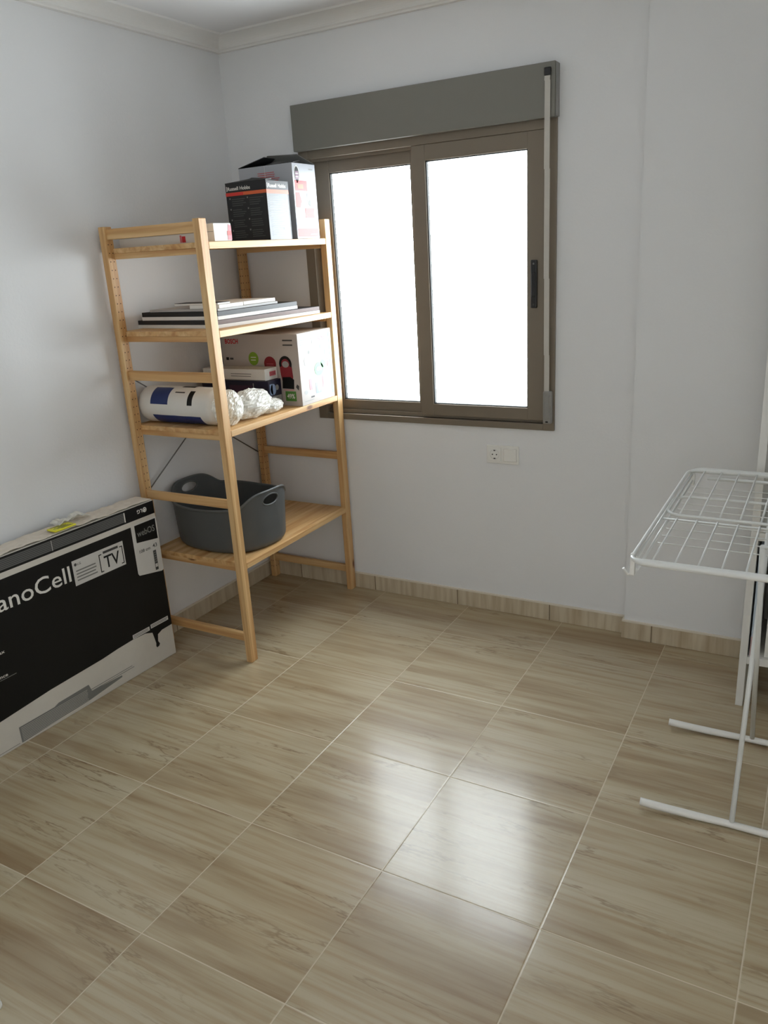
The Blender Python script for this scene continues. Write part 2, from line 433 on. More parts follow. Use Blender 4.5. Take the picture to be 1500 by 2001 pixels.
# running tracks
for y in (.010, .048):
    WB(b, WX0 + .046, WX1 - .046, y, y + .004, WZ0 + .026, WZ0 + .046, M_alu, 0)
    WB(b, WX0 + .046, WX1 - .046, y, y + .004, WZ1 - .046, WZ1 - .032, M_alu, 0)
b.build('frame', win)
def sash(y0, y1, x0, x1, z0, z1, l, r, bt, tp, name='sash'):
    b = MB()
    WB(b, x0, x0 + l, y0, y1, z0, z1, M_alu, .003); WB(b, x1 - r, x1, y0, y1, z0, z1, M_alu, .003)
    WB(b, x0 + l - .002, x1 - r + .002, y0 + .001, y1 - .001, z0, z0 + bt, M_alu, .003); WB(b, x0 + l - .002, x1 - r + .002, y0 + .001, y1 - .001, z1 - tp, z1, M_alu, .003)
    g = .004
    for (a0, a1, c0, c1) in ((x0 + l, x0 + l + g, z0 + bt, z1 - tp), (x1 - r - g, x1 - r, z0 + bt, z1 - tp), (x0 + l, x1 - r, z0 + bt, z0 + bt + g), (x0 + l, x1 - r, z1 - tp - g, z1 - tp)):
        WB(b, a0, a1, y0 + .006, y1 - .006, c0, c1, M_gasket, 0)
    o = b.build(name, win)
    p = MB(); WB(p, x0 + l - .004, x1 - r + .004, (y0 + y1) / 2 - .003, (y0 + y1) / 2 + .003, z0 + bt - .004, z1 - tp + .004, M_glass, 0)
    p.build('pane', o)
    return o
s_r = sash(-.010, .020, .967, 1.538, .922, 2.044, .062, .070, .052, .062)
s_l = sash(.030, .060, .455, .985, .922, 2.0445, .078, .045, .048, .0625)
b = MB()
WB(b, 1.484, 1.511, -.020, -.009, 1.386, 1.573, M_bplast, .004)
WB(b, 1.489, 1.506, -.026, -.019, 1.43, 1.53, M_bplast, .003)
WB(b, 1.494, 1.501, -.022, -.0195, 1.555, 1.562, M_steel, .001); WB(b, 1.494, 1.501, -.022, -.0195, 1.397, 1.404, M_dgrey, .001)
b.build('latch', s_r)

# roller shutter
sh = thing('roller_shutter', 'long taupe roller shutter box above the window, with a pale pull strap', 'roller shutter', (WX1 - .02, 0, 2.07))
ox, oz = sh.location.x, sh.location.z
b = MB(); b.box(.404 - ox, 1.5865 - ox, -.0426, -.0001, 2.077 - oz, 2.262 - oz, M_box, .003)
hb = b.build('housing', sh)
b = MB(); b.box(1.5875 - ox, 1.5905 - ox, -.040, -.0001, 2.080 - oz, 2.258 - oz, M_plast_g, .001); b.build('end_cap', sh)
b = MB(); b.box(1.546 - ox, 1.572 - ox, -.052, -.0428, 2.215 - oz, 2.243 - oz, M_bplast, .003); b.build('strap_guide', sh)
b = MB()
pts = [(-.049, 2.232), (-.050, 2.2), (-.048, 1.9), (-.044, 1.5), (-.036, 1.2), (-.030, 1.045)]
for (y0, z0), (y1, z1) in zip(pts, pts[1:]):
    k = b.mi(M_tape)
    vs = [b.bm.verts.new(p) for p in ((1.549 - ox, y0, z0 - oz), (1.570 - ox, y0, z0 - oz), (1.568 - ox, y1, z1 - oz), (1.547 - ox, y1, z1 - oz),
                                      (1.549 - ox, y0 + .002, z0 - oz), (1.570 - ox, y0 + .002, z0 - oz), (1.568 - ox, y1 + .002, z1 - oz), (1.547 - ox, y1 + .002, z1 - oz))]
    for q in ((0, 1, 2, 3), (7, 6, 5, 4), (0, 4, 5, 1), (1, 5, 6, 2), (2, 6, 7, 3), (3, 7, 4, 0)):
        b.bm.faces.new([vs[i] for i in q]).material_index = k
b.build('pull_strap', sh)
b = MB(); b.box(1.543 - ox, 1.580 - ox, -.036, -.0125, .915 - oz, 1.052 - oz, M_plast_g, .006)
b.box(1.550 - ox, 1.573 - ox, -.0375, -.0355, .935 - oz, 1.035 - oz, M_plast_g, .002)
b.box(1.556 - ox, 1.566 - ox, -.0378, -.0355, .921 - oz, .927 - oz, M_gasket, 0)
b.build('strap_winder', sh)

# power outlet
pw = thing('power_outlet', 'white double wall plate with a round socket and a switch, below the window', 'power outlet', (1.353, 0, .72))
b = MB(); b.box(-.0745, .0745, -.008, -.0001, 0, .082, M_wplast, .003); b.build('cover_plate', pw)
b = MB()
b.box(-.066, -.006, -.0105, -.0075, .010, .072, M_wplast, .002)
k = b.mi(M_wplast); kd = b.mi(M_dgrey)
n = 28; cx, cz = -.036, .041
for (r0, y0, r1, y1, mm) in ((.0235, -.0108, .0215, -.0108, k), (.0215, -.0108, .0185, -.0085, kd), (.0185, -.0085, 0.0001, -.0080, k)):
    A = [b.bm.verts.new((cx + r0 * math.cos(2 * PI * i / n), y0, cz + r0 * math.sin(2 * PI * i / n))) for i in range(n)]
    B = [b.bm.verts.new((cx + r1 * math.cos(2 * PI * i / n), y1, cz + r1 * math.sin(2 * PI * i / n))) for i in range(n)]
    for i in range(n): b.bm.faces.new((A[i], A[(i + 1) % n], B[(i + 1) % n], B[i])).material_index = mm
for dx in (-.0095, .0095): b.tube([(cx + dx, -.0125, cz), (cx + dx, -.0105, cz)], .0027, M_bplast, 10)
for dz in (-.018, .018): b.box(cx - .004, cx + .004, -.0125, -.0105, cz + dz - .002, cz + dz + .002, M_bplast, 0)
b.build('socket', pw)
b = MB(); b.box(.006, .066, -.0125, -.0075, .012, .070, M_wplast, .003); b.build('rocker_switch', pw)

# ------------------------------------------------------------------ pine shelving unit
XL, XF, YN, YF = .0335, .5455, -.878, -.012
PWX, PWY, HT = .030, .041, 1.79
un = thing('shelving_unit', 'tall open pine shelving unit with four shelves standing in the corner', 'shelving unit', (XL, YN, 0))
UX, UY = XF - XL, YF - YN
def post(x0, y0, holes):
    b = MB(); b.box(x0, x0 + PWX, y0, y0 + PWY, 0, HT, M_wz, .0025)
    rr = .0024
    for (face, sgn) in holes:
        for z in [.06 + .032 * i for i in range(53)]:
            for c in (.012, .029):
                if face == 'x': P = lambda a, h: (x0 + (PWX + .0003 if sgn > 0 else -.0003), y0 + c + a, z + h)
                else: P = lambda a, h: (x0 + c * .73 + a, y0 + (PWY + .0003 if sgn > 0 else -.0003), z + h)
                b.quad([P(rr * math.cos(q), rr * math.sin(q)) for q in [2 * PI * i / 8 for i in range(8)]], M_hole)
    b.build('post', un, fix=False)
post(0, 0, [('x', 1)])
post(UX - PWX, 0, [('x', -1), ('y', 1)])
post(0, UY - PWY, [('x', 1), ('y', -1)])
post(UX - PWX, UY - PWY, [('x', -1)])
for y in (.011, UY - .011 - .019):
    for z0, z1 in ((.092, .128), (.686, .722), (1.195, 1.233), (1.742, 1.781)):
        b = MB(); b.box(PWX - .002, UX - PWX + .002, y, y + .019, z0, z1, M_wx, .002); b.build('crossbar', un)
SHELF = (1.709, 1.389, 1.004, .444)
for z in SHELF:
    b = MB()
    T = .019
    b.box(PWX + .001, UX - PWX - .001, .032, UY - .032, z - T, z, M_wy, .001)
    b.box(.001, PWX + .001, PWY + .0015, UY - PWY - .0015, z - T, z, M_wy, .001)
    b.box(UX - PWX - .001, UX - .0005, PWY + .0015, UY - PWY - .0015, z - T - .006, z, M_wy, .0015)
    for yy in (.034, UY - .034 - .02): b.box(PWX, UX - PWX, yy, yy + .02, z - T - .022, z - T, M_wx, .001)
    b.build('shelf_board', un)
for (y0, z0, y1, z1) in ((.03, 1.215, UY - .03, .69), (.03, .69, UY - .03, 1.215)):
    b = MB(); xo = .010 if z0 > 1 else .015
    b.tube([(-.006 + xo - .012, y0, z0), (-.006 + xo - .012, y1, z1)], .0028, M_steel, 8)
    b.build('brace_rod', un)

# ------------------------------------------------------------------ television carton
ang = math.atan2(-.04047606, .99918051)      # face turned slightly from the wall
tv = thing('television_carton', 'large flat black and white television carton standing upright against the left wall', 'carton', (.1675, -.937, 0), ang)
# local frame: +x out of the printed face, +y towards the window, carton spans y -1.06..0
H, L, D = .716, 1.062, .106
b = MB(); b.box(-D, 0, -L, 0, 0, H - .004, M_card, .003)
F = Face(b, (0, 0, 0), (0, 1, 0), (0, 0, 1))       # a = -s
# large black print with wavy lower edge
up = [(-L + .002, .634), (-.162, .634), (-.162, .634), (-.002, .634)]
low = [(-.002, .142), (-.06, .140), (-.085, .130), (-.090, .100), (-.100, .086), (-.107, .122), (-.113, .150), (-.15, .163), (-.216, .166), (-.30, .162), (-.377, .155), (-.62, .147), (-.834, .130), (-L + .002, .10)]
F.poly([(-L + .002, .634), (-.002, .634)] + low, M_black, 1)
F.poly([(-.082, .085), (-.088, .076), (-.100, .074), (-.104, .082), (-.101, .100), (-.09, .1)], M_black, 1)
F.rect(-L + .002, .656, -.002, H - .005, M_black, 1)                 # black band on top
F.rect(-L + .01, .664, -.16, .704, M_dgrey, 2)
for i in range(6): F.rect(-L + .01, .667 + i * .0064, -.16, .6685 + i * .0064, M_grey, 3)
F.rect(-.160, .663, -.155, .703, M_white, 3); F.rect(-.50, .663, -.498, .703, M_paper, 4)
# logo, upside down on the lid band
F.disc(-.052, .685, .0105, M_white, 2); F.ring(-.052, .685, .0045, .0065, M_black, 3, -PI * .5, PI * 1.1)
F.text('LG', -.092, .678, .027, .015, M_white, 2, bold=.02, rot=PI)
# right-hand label
F.poly([(-.136, .640), (0.0, .640), (0.0, .402), (-.010, .398), (-.130, .420), (-.136, .430)], M_paper, 2)
F.poly([(-.118, .634), (-.006, .634), (-.006, .545), (-.118, .560)], M_black, 3)
F.text('webOS', -.110, .583, .094, .026, M_grey, 4, bold=.012)
F.text('108 cm', -.112, .512, .058, .013, M_dgrey, 3, bold=.015); F.text('43', -.040, .513, .024, .016, M_dgrey, 3, bold=.015)
F.rect(-.042, .412, -.026, .500, M_dgrey, 3); F.rect(-.040, .425, -.028, .440, M_paper, 4)
for i in range(5): F.rect(-.039, .448 + i * .01, -.029, .452 + i * .01, M_grey, 4)
# badge with [TV]
F.rect(-.432, .494, -.187, .595, M_paper, 2)
F.disc(-.418, .577, .006, M_dgrey, 3); F.text('LG', -.409, .572, .016, .009, M_dgrey, 3, bold=.01)
F.lines(-.42, .507, -.325, .557, 4, M_grey, 3, .4, .12)
for a0, a1 in ((-.310, -.296), (-.207, -.193)):
    F.rect(a0, .503, a1, .507, M_black, 3); F.rect(a0, .573, a1, .577, M_black, 3)
F.rect(-.310, .503, -.306, .577, M_black, 3); F.rect(-.197, .503, -.193, .577, M_black, 3)
F.rect(-.288, .574, -.214, .584, M_dgrey, 3)
F.text('TV', -.288, .513, .076, .050, M_black, 3, bold=.012)
# big lettering
F.text('NanoCell', -.825, .521, .380, .062, M_white, 2, bold=.006)
F.text('Max', -.800, .372, .040, .012, M_white, 2, bold=.01)
F.text('Intelligence', -.865, .284, .098, .012, M_white, 2, bold=.012); F.rect(-.80, .2765, -.735, .279, M_grey, 2)
for (a0, a1, b0) in ((-.216, -.124, .167), (-.117, -.018, .171)):
    F.rect(a0, b0, a1, b0 + .018, M_paper, 2); F.lines(a0 + .004, b0 + .003, a1 - .004, b0 + .015, 2, M_grey, 3, .5, .1)
# small print on the white foot
F.poly([(-.772, .008), (-.772, .072), (-.62, .072), (-.60, .08), (-.46, .083), (-.45, .05), (-.30, .042), (-.30, .034), (-.46, .018)], M_grey, 1)
F.lines(-.765, .012, -.47, .068, 9, M_card, 2, .22, .02); F.lines(-.46, .045, -.22, .062, 2, M_grey, 2, .3, .1)
F.rect(-.93, .010, -.78, .012, M_grey, 1)
body = b.build('carton_body', tv, fix=False)
# loose crumpled packing paper lying between the lid flaps
def crumple(x0, x1, y0, y1, z, amp, nx, ny, seed, m, name, parent, thick=.0015):
    b = MB(); k = b.mi(m); g = []
    for i in range(nx + 1):
        row = []
        for j in range(ny + 1):
            x = x0 + (x1 - x0) * i / nx; y = y0 + (y1 - y0) * j / ny
            h = noise.noise(Vector((x * 34 + seed, y * 16, seed))) + .5 * noise.noise(Vector((x * 80, y * 60 + seed, 1)))
            edge = min(1, min(j, ny - j) / 3)
            row.append(b.bm.verts.new((x + .004 * noise.noise(Vector((y * 40, seed, x * 40))), y, z + (amp * (.5 + h)) * (.35 + .65 * edge))))
        g.append(row)
    for i in range(nx):
        for j in range(ny):
            f = b.bm.faces.new((g[i][j], g[i + 1][j], g[i + 1][j + 1], g[i][j + 1])); f.material_index = k
    o = b.build(name, parent)
    md = o.modifiers.new('thickness', 'SOLIDIFY'); md.thickness = thick; md.offset = 1
    return o
TS0 = -.47
crumple(-D + .004, -.006, -L + .01, -.004, H - .002, .007, 10, 90, 3.1, M_pkraft, 'packing_paper', tv)
crumple(-.105, -.045, TS0 + .05, TS0 + .19, H + .008, .022, 8, 18, 8.3, M_clear, 'plastic_bag', tv)
b = MB(); b.box(-.056, -.006, TS0, TS0 + .095, H + .0065, H + .0135, M_yellow, .003)
for i in range(6): b.box(-.050 + i * .007, -.047 + i * .007, TS0 + .01 + .012 * (i % 3), TS0 + .06 + .005 * i, H + .0133, H + .0139, M_dgrey, 0)
b.build('warning_tape', tv)

# ------------------------------------------------------------------ laundry tub
def tub():
    t = thing('laundry_tub', 'dark grey oval flexible laundry tub with two handles on the bottom shelf', 'laundry tub', (.285, -.604, SHELF[3] + .0005), math.radians(-4))
    A0, B0, A1, B1, HH = .240, .196, .250, .210, .205
    n, m = 220, 44
    p = 2.5
    def se(th, a, bb):
        c, s = math.cos(th), math.sin(th)
        return (a * abs(c) ** (2 / p) * (1 if c > 0 else -1), bb * abs(s) ** (2 / p) * (1 if s > 0 else -1))
    def rimh(th):
        q = abs(math.cos(th))
        x = max(0, (q - .72) / .28); x = x * x * (3 - 2 * x)
        return HH + (.050 * x) - .010 * (1 - abs(math.cos(th)))
    b = MB(); k = b.mi(M_tub); bm = b.bm
    G = []
    for j in range(m + 1):
        v = j / m; row = []
        for i in range(n):
            th = 2 * PI * i / n; h = rimh(th)
            z = v * h
            rr = min(1., z / .03); rr = math.sqrt(max(0, 1 - (1 - rr) ** 2))
            f = z / HH
            a = A0 + (A1 - A0) * f - .022 * (1 - rr); bb = B0 + (B1 - B0) * f - .022 * (1 - rr)
            x, y = se(th, a, bb)
            row.append([x, y, z])
        G.append(row)
    # handle openings: ellipses in (arc length, height) at the two ends of the long axis
    hz, ha, hb = HH + .009, .050, .0235
    def inside(P):
        if abs(P[0]) < A0 * .8: return None
        e = math.hypot(P[1] / ha, (P[2] - hz) / hb)
        return e
    V = [[None] * n for _ in range(m + 1)]
    keep = [[True] * n for _ in range(m)]
    for j in range(m):
        for i in range(n):
            c = [G[j][i], G[j][(i + 1) % n], G[j + 1][i], G[j + 1][(i + 1) % n]]
            q = [sum(x) / 4 for x in zip(*c)]
            e = inside(q)
            if e is not None and e < 1: keep[j][i] = False
    # pull the vertices of the ragged opening onto the ellipse
    for j in range(m + 1):
        for i in range(n):
            st = {keep[jj][(i + di) % n] for jj in (j - 1, j) if 0 <= jj < m for di in (-1, 0)}
            if len(st) == 2:
                P = G[j][i]; e = inside(P)
                if e and e > .05:
                    P[1] = P[1] / e; P[2] = hz + (P[2] - hz) / e
            V[j][i] = bm.verts.new(G[j][i])
    for j in range(m):
        for i in range(n):
            if keep[j][i]:
                f = bm.faces.new((V[j][i], V[j][(i + 1) % n], V[j + 1][(i + 1) % n], V[j + 1][i])); f.material_index = k; f.smooth = True
    f = bm.faces.new(list(reversed(V[0]))); f.material_index = k
    bmesh.ops.delete(bm, geom=[v for v in bm.verts if not v.link_faces], context='VERTS')
    o = b.build('tub_body', t)
    md = o.modifiers.new('wall', 'SOLIDIFY'); md.thickness = .004; md.offset = -1
    b = MB()
    pts = []
    for i in range(n):
        th = 2 * PI * i / n; h = rimh(th); f = h / HH
        x, y = se(th, A0 + (A1 - A0) * f, B0 + (B1 - B0) * f); pts.append((x, y, h))
    b.tube(pts, .0055, M_tubrim, 8, closed=True)
    b.build('rim', t)
    for sg in (-1, 1):
        b = MB(); pts = []
        for i in range(40):
            q = 2 * PI * i / 40; y, z = ha * math.cos(q), hz + hb * math.sin(q)
            f = z / HH; a, bb = A0 + (A1 - A0) * f, B0 + (B1 - B0) * f
            x = a * (max(0, 1 - abs(y / bb) ** p)) ** (1 / p)
            pts.append((sg * (x - .002), y, z))
        b.tube(pts, .0042, M_tubrim, 8, closed=True); b.build('handle', t)
tub()

# ------------------------------------------------------------------ cartons on shelf three
M_bosch = mat('pale_grey_carton', (184, 176, 170), .6, vary=.02)
M_red = mat('red_print', (196, 30, 40), .5); M_dred = mat('dark_red_print', (128, 22, 34), .5)
M_green = mat('green_print', (126, 164, 44), .5); M_dgreen = mat('dark_green_print', (74, 128, 52), .5)
M_mint = mat('mint_print', (70, 150, 80), .5); M_pink = mat('pink_print', (196, 104, 112), .5); M_ltblue = mat('pale_blue_print', (130, 150, 182), .5)
M_aqua = mat('aqua_print', (110, 176, 170), .5); M_lt = mat('light_grey_print', (150, 150, 148), .5)
M_navy = mat('navy_print', (28, 26, 50), .45); M_purple = mat('purple_print', (64, 38, 62), .45); M_blue = mat('deep_blue_print', (22, 46, 104), .4)

def carton(name, label, x0, x1, y0, y1, z0, h, m, rz=0.):
    t = thing(name, label, 'carton', ((x0 + x1) / 2, (y0 + y1) / 2, z0 + .0004), rz)
    w, d = (x1 - x0), (y1 - y0)
    b = MB(); b.box(-w / 2, w / 2, -d / 2, d / 2, 0, h, m, .0015)
    Ff = Face(b, (-w / 2, -d / 2, 0), (1, 0, 0), (0, 0, 1))      # face towards the room's rear (-y)
    Fr = Face(b, (w / 2, -d / 2, 0), (0, 1, 0), (0, 0, 1))       # face towards +x
    return t, b, Ff, Fr, w, d

t, b, A, R_, w, d = carton('vacuum_carton', 'large pale grey carton with a red appliance picture, third shelf beside the window', .115, .541, -.334, -.068, SHELF[2], .316, M_bosch)
# picture side (facing the room): a from left (x=.115) to corner (.541)
def ax(x): return x - .115
A.text('BOSCH', .018 + .005, .275, .075, .020, M_red, 2, bold=.03)
A.lines(.346, .284, .404, .294, 1, M_dgrey, 2, .6, .2); A.lines(.346, .264, .404, .274, 1, M_dgrey, 2, .6, .1)
A.disc(.178, .208, .028, M_green, 2, .030); A.lines(.163, .196, .193, .220, 2, M_white, 3, .3, .1)
A.disc(.268, .186, .033, M_dred, 2); A.lines(.248, .173, .288, .190, 2, M_pink, 3, .25, .1)
A.rect(.020, .200, .036, .213, M_black, 2); A.rect(.042, .202, .062, .211, M_dgrey, 2)
for c in (.092, .148): A.ring(c, .150, .014, .026, M_black, 2, 0, PI, ky=.9)
A.rect(.06, .150, .19, .156, M_black, 2)
# upright vacuum picture
A.ring(.352, .186, .022, .034, M_black, 3, -.4, PI + .4, ky=1.05)
A.poly([(.318, .188), (.335, .212), (.366, .212), (.384, .186), (.388, .130), (.382, .100), (.330, .100), (.322, .140)], M_dred, 2)
A.poly([(.325, .078), (.388, .076), (.392, .118), (.372, .130), (.330, .128)], M_black, 3)
A.disc(.352, .185, .018, M_lt, 3, .014)
A.rect(.338, .022, .396, .066, M_dgreen, 2); A.text('49%', .346, .034, .042, .020, M_white, 3, bold=.02)
A.poly([(.398, .085), (.412, .070), (.416, .090), (.405, .098)], M_dgrey, 2); A.lines(.33, .068, .39, .075, 1, M_pink, 2)
A.lines(.012, .15, .05, .17, 2, M_grey, 2)
# bright side (facing the window end): pastel pictograms
R_.text('BOSCH', .160, .268, .080, .020, M_pink, 2, bold=.03)
R_.rect(.108, .258, .140, .290, M_lt, 2); R_.rect(.112, .262, .136, .286, M_white, 3)
R_.lines(.012, .262, .075, .290, 3, M_ltblue, 2, .3, .4)
R_.disc(.150, .145, .036, M_mint, 2, .030); R_.disc(.185, .165, .018, M_mint, 2); R_.text('49%', .128, .137, .045, .018, M_white, 3, bold=.02)
R_.disc(.052, .190, .014, M_lt, 2, .022); R_.disc(.078, .228, .008, M_grey, 2); R_.disc(.220, .215, .016, M_aqua, 2, .028)
R_.disc(.190, .240, .02, M_ltblue, 2); R_.rect(.222, .145, .236, .185, M_pink, 2)
R_.rect(.065, .062, .085, .110, M_pink, 2); R_.rect(.170, .058, .225, .112, M_pink, 2); R_.rect(.178, .07, .2, .104, M_lt, 3)
R_.rect(.115, .038, .160, .088, M_ltblue, 2); R_.disc(.137, .063, .012, M_lt, 3, .02); R_.disc(.035, .056, .013, M_lt, 2, .009)
R_.rect(.070, .026, .098, .033, M_dgrey, 2); R_.rect(.246, .02, .262, .30, M_aqua, 2)
R_.lines(.02, .012, .10, .022, 1, M_lt, 2, .3)
b.build('carton_body', t, fix=False)

t, b, A, R_, w, d = carton('navy_carton', 'small navy blue carton under a flat white carton, behind the plastic roll', .060, .440, -.436, -.344, SHELF[2], .125, M_navy)
A.rect(.16, .02, .29, .105, M_purple, 2); A.rect(.295, .02, .300, .115, M_lt, 2); A.lines(.31, .03, .37, .10, 4, M_grey, 3, .2, .3)
R_.rect(.004, .025, .088, .055, M_lt, 2); R_.lines(.008, .03, .08, .05, 2, M_grey, 3, .3); R_.disc(.032, .085, .020, M_ltblue, 2, .024); R_.disc(.060, .09, .012, M_lt, 2); R_.rect(.008, .062, .028, .11, M_ltblue, 2)
b.build('carton_body', t, fix=False)
t, b, A, R_, w, d = carton('white_carton', 'flat white carton lying on top of the navy blue carton on the third shelf', .075, .425, -.434, -.344, SHELF[2] + .126, .050, M_white)
A.lines(.16, .014, .28, .034, 2, M_grey, 2, .3, .1); A.rect(0, 0, .35, .004, M_grey, 2)
R_.rect(.032, .016, .078, .036, M_pink, 2); R_.lines(.036, .020, .074, .032, 2, M_dred, 3, .3, .1)
b.build('carton_body', t, fix=False)

# ------------------------------------------------------------------ wrapped roll
def roll():
    r = .076
    t = thing('foam_roll', 'white wrapped roll with blue print lying on the third shelf', 'roll', (.045, -.755, SHELF[2] + .0006))
    b = MB(); k = b.mi(M_white); kb = b.mi(M_blue); kk = b.mi(M_black); kg = b.mi(M_dgrey)
    n, m = 72, 46
    Lr = .400
    def pt(u, th):
        e = 1.
        if u < .06: e = .86 + .14 * math.sin(u / .06 * PI / 2)
        if u > .94: e = .80 + .20 * math.sin((1 - u) / .06 * PI / 2)
        wob = 1 + .012 * noise.noise(Vector((u * 9, math.cos(th) * 2, math.sin(th) * 2)))
        z = r + r * e * wob * math.sin(th)
        return Vector((u * Lr, r * e * wob * math.cos(th), max(0., z)))
    G = [[b.bm.verts.new(pt(j / m, 2 * PI * i / n)) for i in range(n)] for j in range(m + 1)]
    for j in range(m):
        u = (j + .5) / m
        for i in range(n):
            th = math.degrees(2 * PI * (i + .5) / n) % 360     # 180 = towards the room, 90 = up
            c = k
            if .20 < u < .44 and 104 < th < 168: c = kb
            if .70 < u < .76 and 120 < th < 172: c = kk
            if .20 < u < .84 and 206 < th < 262: c = kb
            if .52 < u < .70 and 82 < th < 100: c = kk
            if .50 < u < .64 and 124 < th < 130: c = kg
            f = b.bm.faces.new((G[j][i], G[j][(i + 1) % n], G[j + 1][(i + 1) % n], G[j + 1][i])); f.material_index = c; f.smooth = True
    for row in (G[0], list(reversed(G[-1]))):
        f = b.bm.faces.new(row); f.material_index = k
    b.build('wrapped_roll', t)
    # crinkled film gathered at the open end: two lobes
    def lobe(b, cx, cy, rx, ry, rz_, seed, n=60, m=36):
        k = b.mi(M_clear)
        rows = []
        for j in range(m + 1):
            ph = PI * j / m - PI / 2; row = []
            for i in range(n):
                th = 2 * PI * i / n
                q = Vector((math.cos(ph) * math.cos(th), math.cos(ph) * math.sin(th), math.sin(ph)))
                dsp = 1 + .10 * noise.noise(q * 3 + Vector((seed, 0, 0))) + .07 * noise.noise(q * 9 + Vector((seed, 3, 0))) + .05 * abs(noise.noise(q * 18 + Vector((0, seed, 0))))
                P = Vector((cx + rx * q.x * dsp, cy + ry * q.y * dsp, rz_ + rz_ * q.z * dsp))
                P.z = max(.0012, P.z)
                row.append(b.bm.verts.new(P))
            rows.append(row)
        for j in range(m):
            for i in range(n):
                f = b.bm.faces.new((rows[j][i], rows[j][(i + 1) % n], rows[j + 1][(i + 1) % n], rows[j + 1][i])); f.material_index = k
    b = MB()
    lobe(b, .425, .0, .055, .070, .071, 1.3)
    lobe(b, .420, .150, .058, .125, .060, 5.7)
    lobe(b, .432, .268, .042, .075, .030, 2.2)
    bmesh.ops.remove_doubles(b.bm, verts=b.bm.verts, dist=.0002)
    b.build('plastic_wrap', t)
roll()

# ------------------------------------------------------------------ canvases on shelf two
M_cw = mat('white_canvas_edge', (226, 224, 220), .7, vary=.02, bump=.1)
M_cd = mat('dark_canvas_print', (34, 32, 34), .6, vary=.3, vscale=14.)
M_ct = mat('dusky_canvas_print', (120, 104, 100), .6, vary=.25, vscale=10.)
M_cb = mat('black_canvas_print', (12, 12, 13), .5, vary=.2)
M_cg = mat('grey_board', (168, 166, 164), .6, vary=.03)
def canvas(name, label, x0, x1, y0, y1, z0, hw, hp, mp, rz, grp=None, side=None):
    b = MB(); cx, cy = (x0 + x1) / 2, (y0 + y1) / 2
    w, d = (x1 - x0) / 2, (y1 - y0) / 2
    b.box(-w, w, -d, d, 0, hw, M_cw, .001)
    if hp:
        b.box(-w + .001, w - .001, -d + .001, d - .001, hw, hw + hp, mp, .001)
        if side:
            b.box(w - .0012, w - .0004, -d + .004, d - .002, hw + .001, hw + hp - .001, side, 0)
    o = b.build(name); o.location = (cx, cy, z0 + .0004); o.rotation_euler = (0, 0, rz)
    return tag(o, label, 'picture', grp)
z = SHELF[1]
G_ = 'pictures stacked on the second shelf'
canvas('picture_canvas', 'largest white-edged picture canvas, bottom of the flat stack on the second shelf', .030, .500, -.742, -.097, z, .014, .017, M_cd, math.radians(-5.0), G_, M_ct)
canvas('picture_canvas', 'middle picture canvas in the flat stack, with black print and white edge', .060, .488, -.742, -.240, z + .032, .014, .018, M_cb, math.radians(-3.), G_)
o = canvas('picture_board', 'thin grey picture board lying above the black canvas in the stack', .105, .478, -.738, -.365, z + .0648, .0095, 0, None, math.radians(-2.), G_); o.data.materials[0] = M_cg
canvas('small_picture', 'small white-edged picture at the front, on top of the grey picture board', .320, .474, -.735, -.590, z + .0748, .014, 0, None, math.radians(-1.), G_)
canvas('small_picture', 'small white-edged picture behind another one, on top of the grey picture board', .250, .470, -.576, -.368, z + .0748, .014, 0, None, math.radians(-1.), G_)
o = canvas('photo_print', 'thin dark print with white edge, topmost of the picture stack on the second shelf', .240, .466, -.735, -.660, z + .0892, .006, .002, M_cd, 0, G_)

# ------------------------------------------------------------------ cartons on the top shelf
M_coral = mat('coral_print', (206, 52, 44), .5); M_orange = mat('orange_print', (206, 96, 52), .5)
M_wcart = mat('glossy_white_carton', (176, 178, 184), .4, vary=.02); M_dk = mat('charcoal_carton', (24, 24, 26), .5, vary=.1)
M_silver = mat('silver_grey_carton', (112, 114, 117), .45, vary=.03); M_dline = mat('dim_print', (74, 76, 74), .6)
t, b, A, R_, w, d = carton('white_carton', 'low white carton lying along the front end of the top shelf', .045, .536, -.790, -.690, SHELF[0], .064, M_white)
A.rect(.332, .004, .350, .026, M_red, 2); A.rect(.322, .004, .331, .03, M_pink, 2)
A.rect(0, .034, .488, .036, M_lt, 2)
R_.poly([(.075, .004), (.1, .004), (.1, .055), (.084, .060)], M_pink, 2); R_.rect(.075, .02, .099, .036, M_coral, 3)
b.build('carton_body', t, fix=False)

t, b, A, R_, w, d = carton('kettle_carton', 'black kitchen appliance carton with an orange stripe, on the top shelf', .335, .541, -.452, -.300, SHELF[0], .226, M_dk)
A.rect(0, .178, w, .191, M_orange, 2); A.rect(0, .1785, .09, .190, M_coral, 3)
A.text('Russell Hobbs', .012, .199, .115, .013, M_white, 2, bold=.02); A.rect(.006, .196, .009, .215, M_white, 2)
for cx_ in (.028, .118):
    for i in range(4):
        zz = .012 + i * .041
        A.rect(cx_ - .012, zz + .030, cx_ - .006, zz + .036, M_grey, 2)
        A.lines(cx_, zz + .002, cx_ + .072, zz + .034, 4, M_dline, 2, .35, .35)
R_.rect(0, 0, .143, .176, M_silver, 1); R_.rect(0, .176, .150, .191, mat('peach_print', (196, 112, 84), .5), 2)
R_.text('Russell Hobbs', .014, .199, .118, .014, M_white, 2, bold=.03); R_.rect(.006, .197, .010, .216, M_white, 2)
R_.lines(.012, .086, .125, .168, 9, M_lt, 3, .3, .5); R_.lines(.02, .012, .13, .078, 8, M_lt, 3, .25, .4); R_.rect(.10, .040, .118, .05, M_white, 4)
b.build('carton_body', t, fix=False)
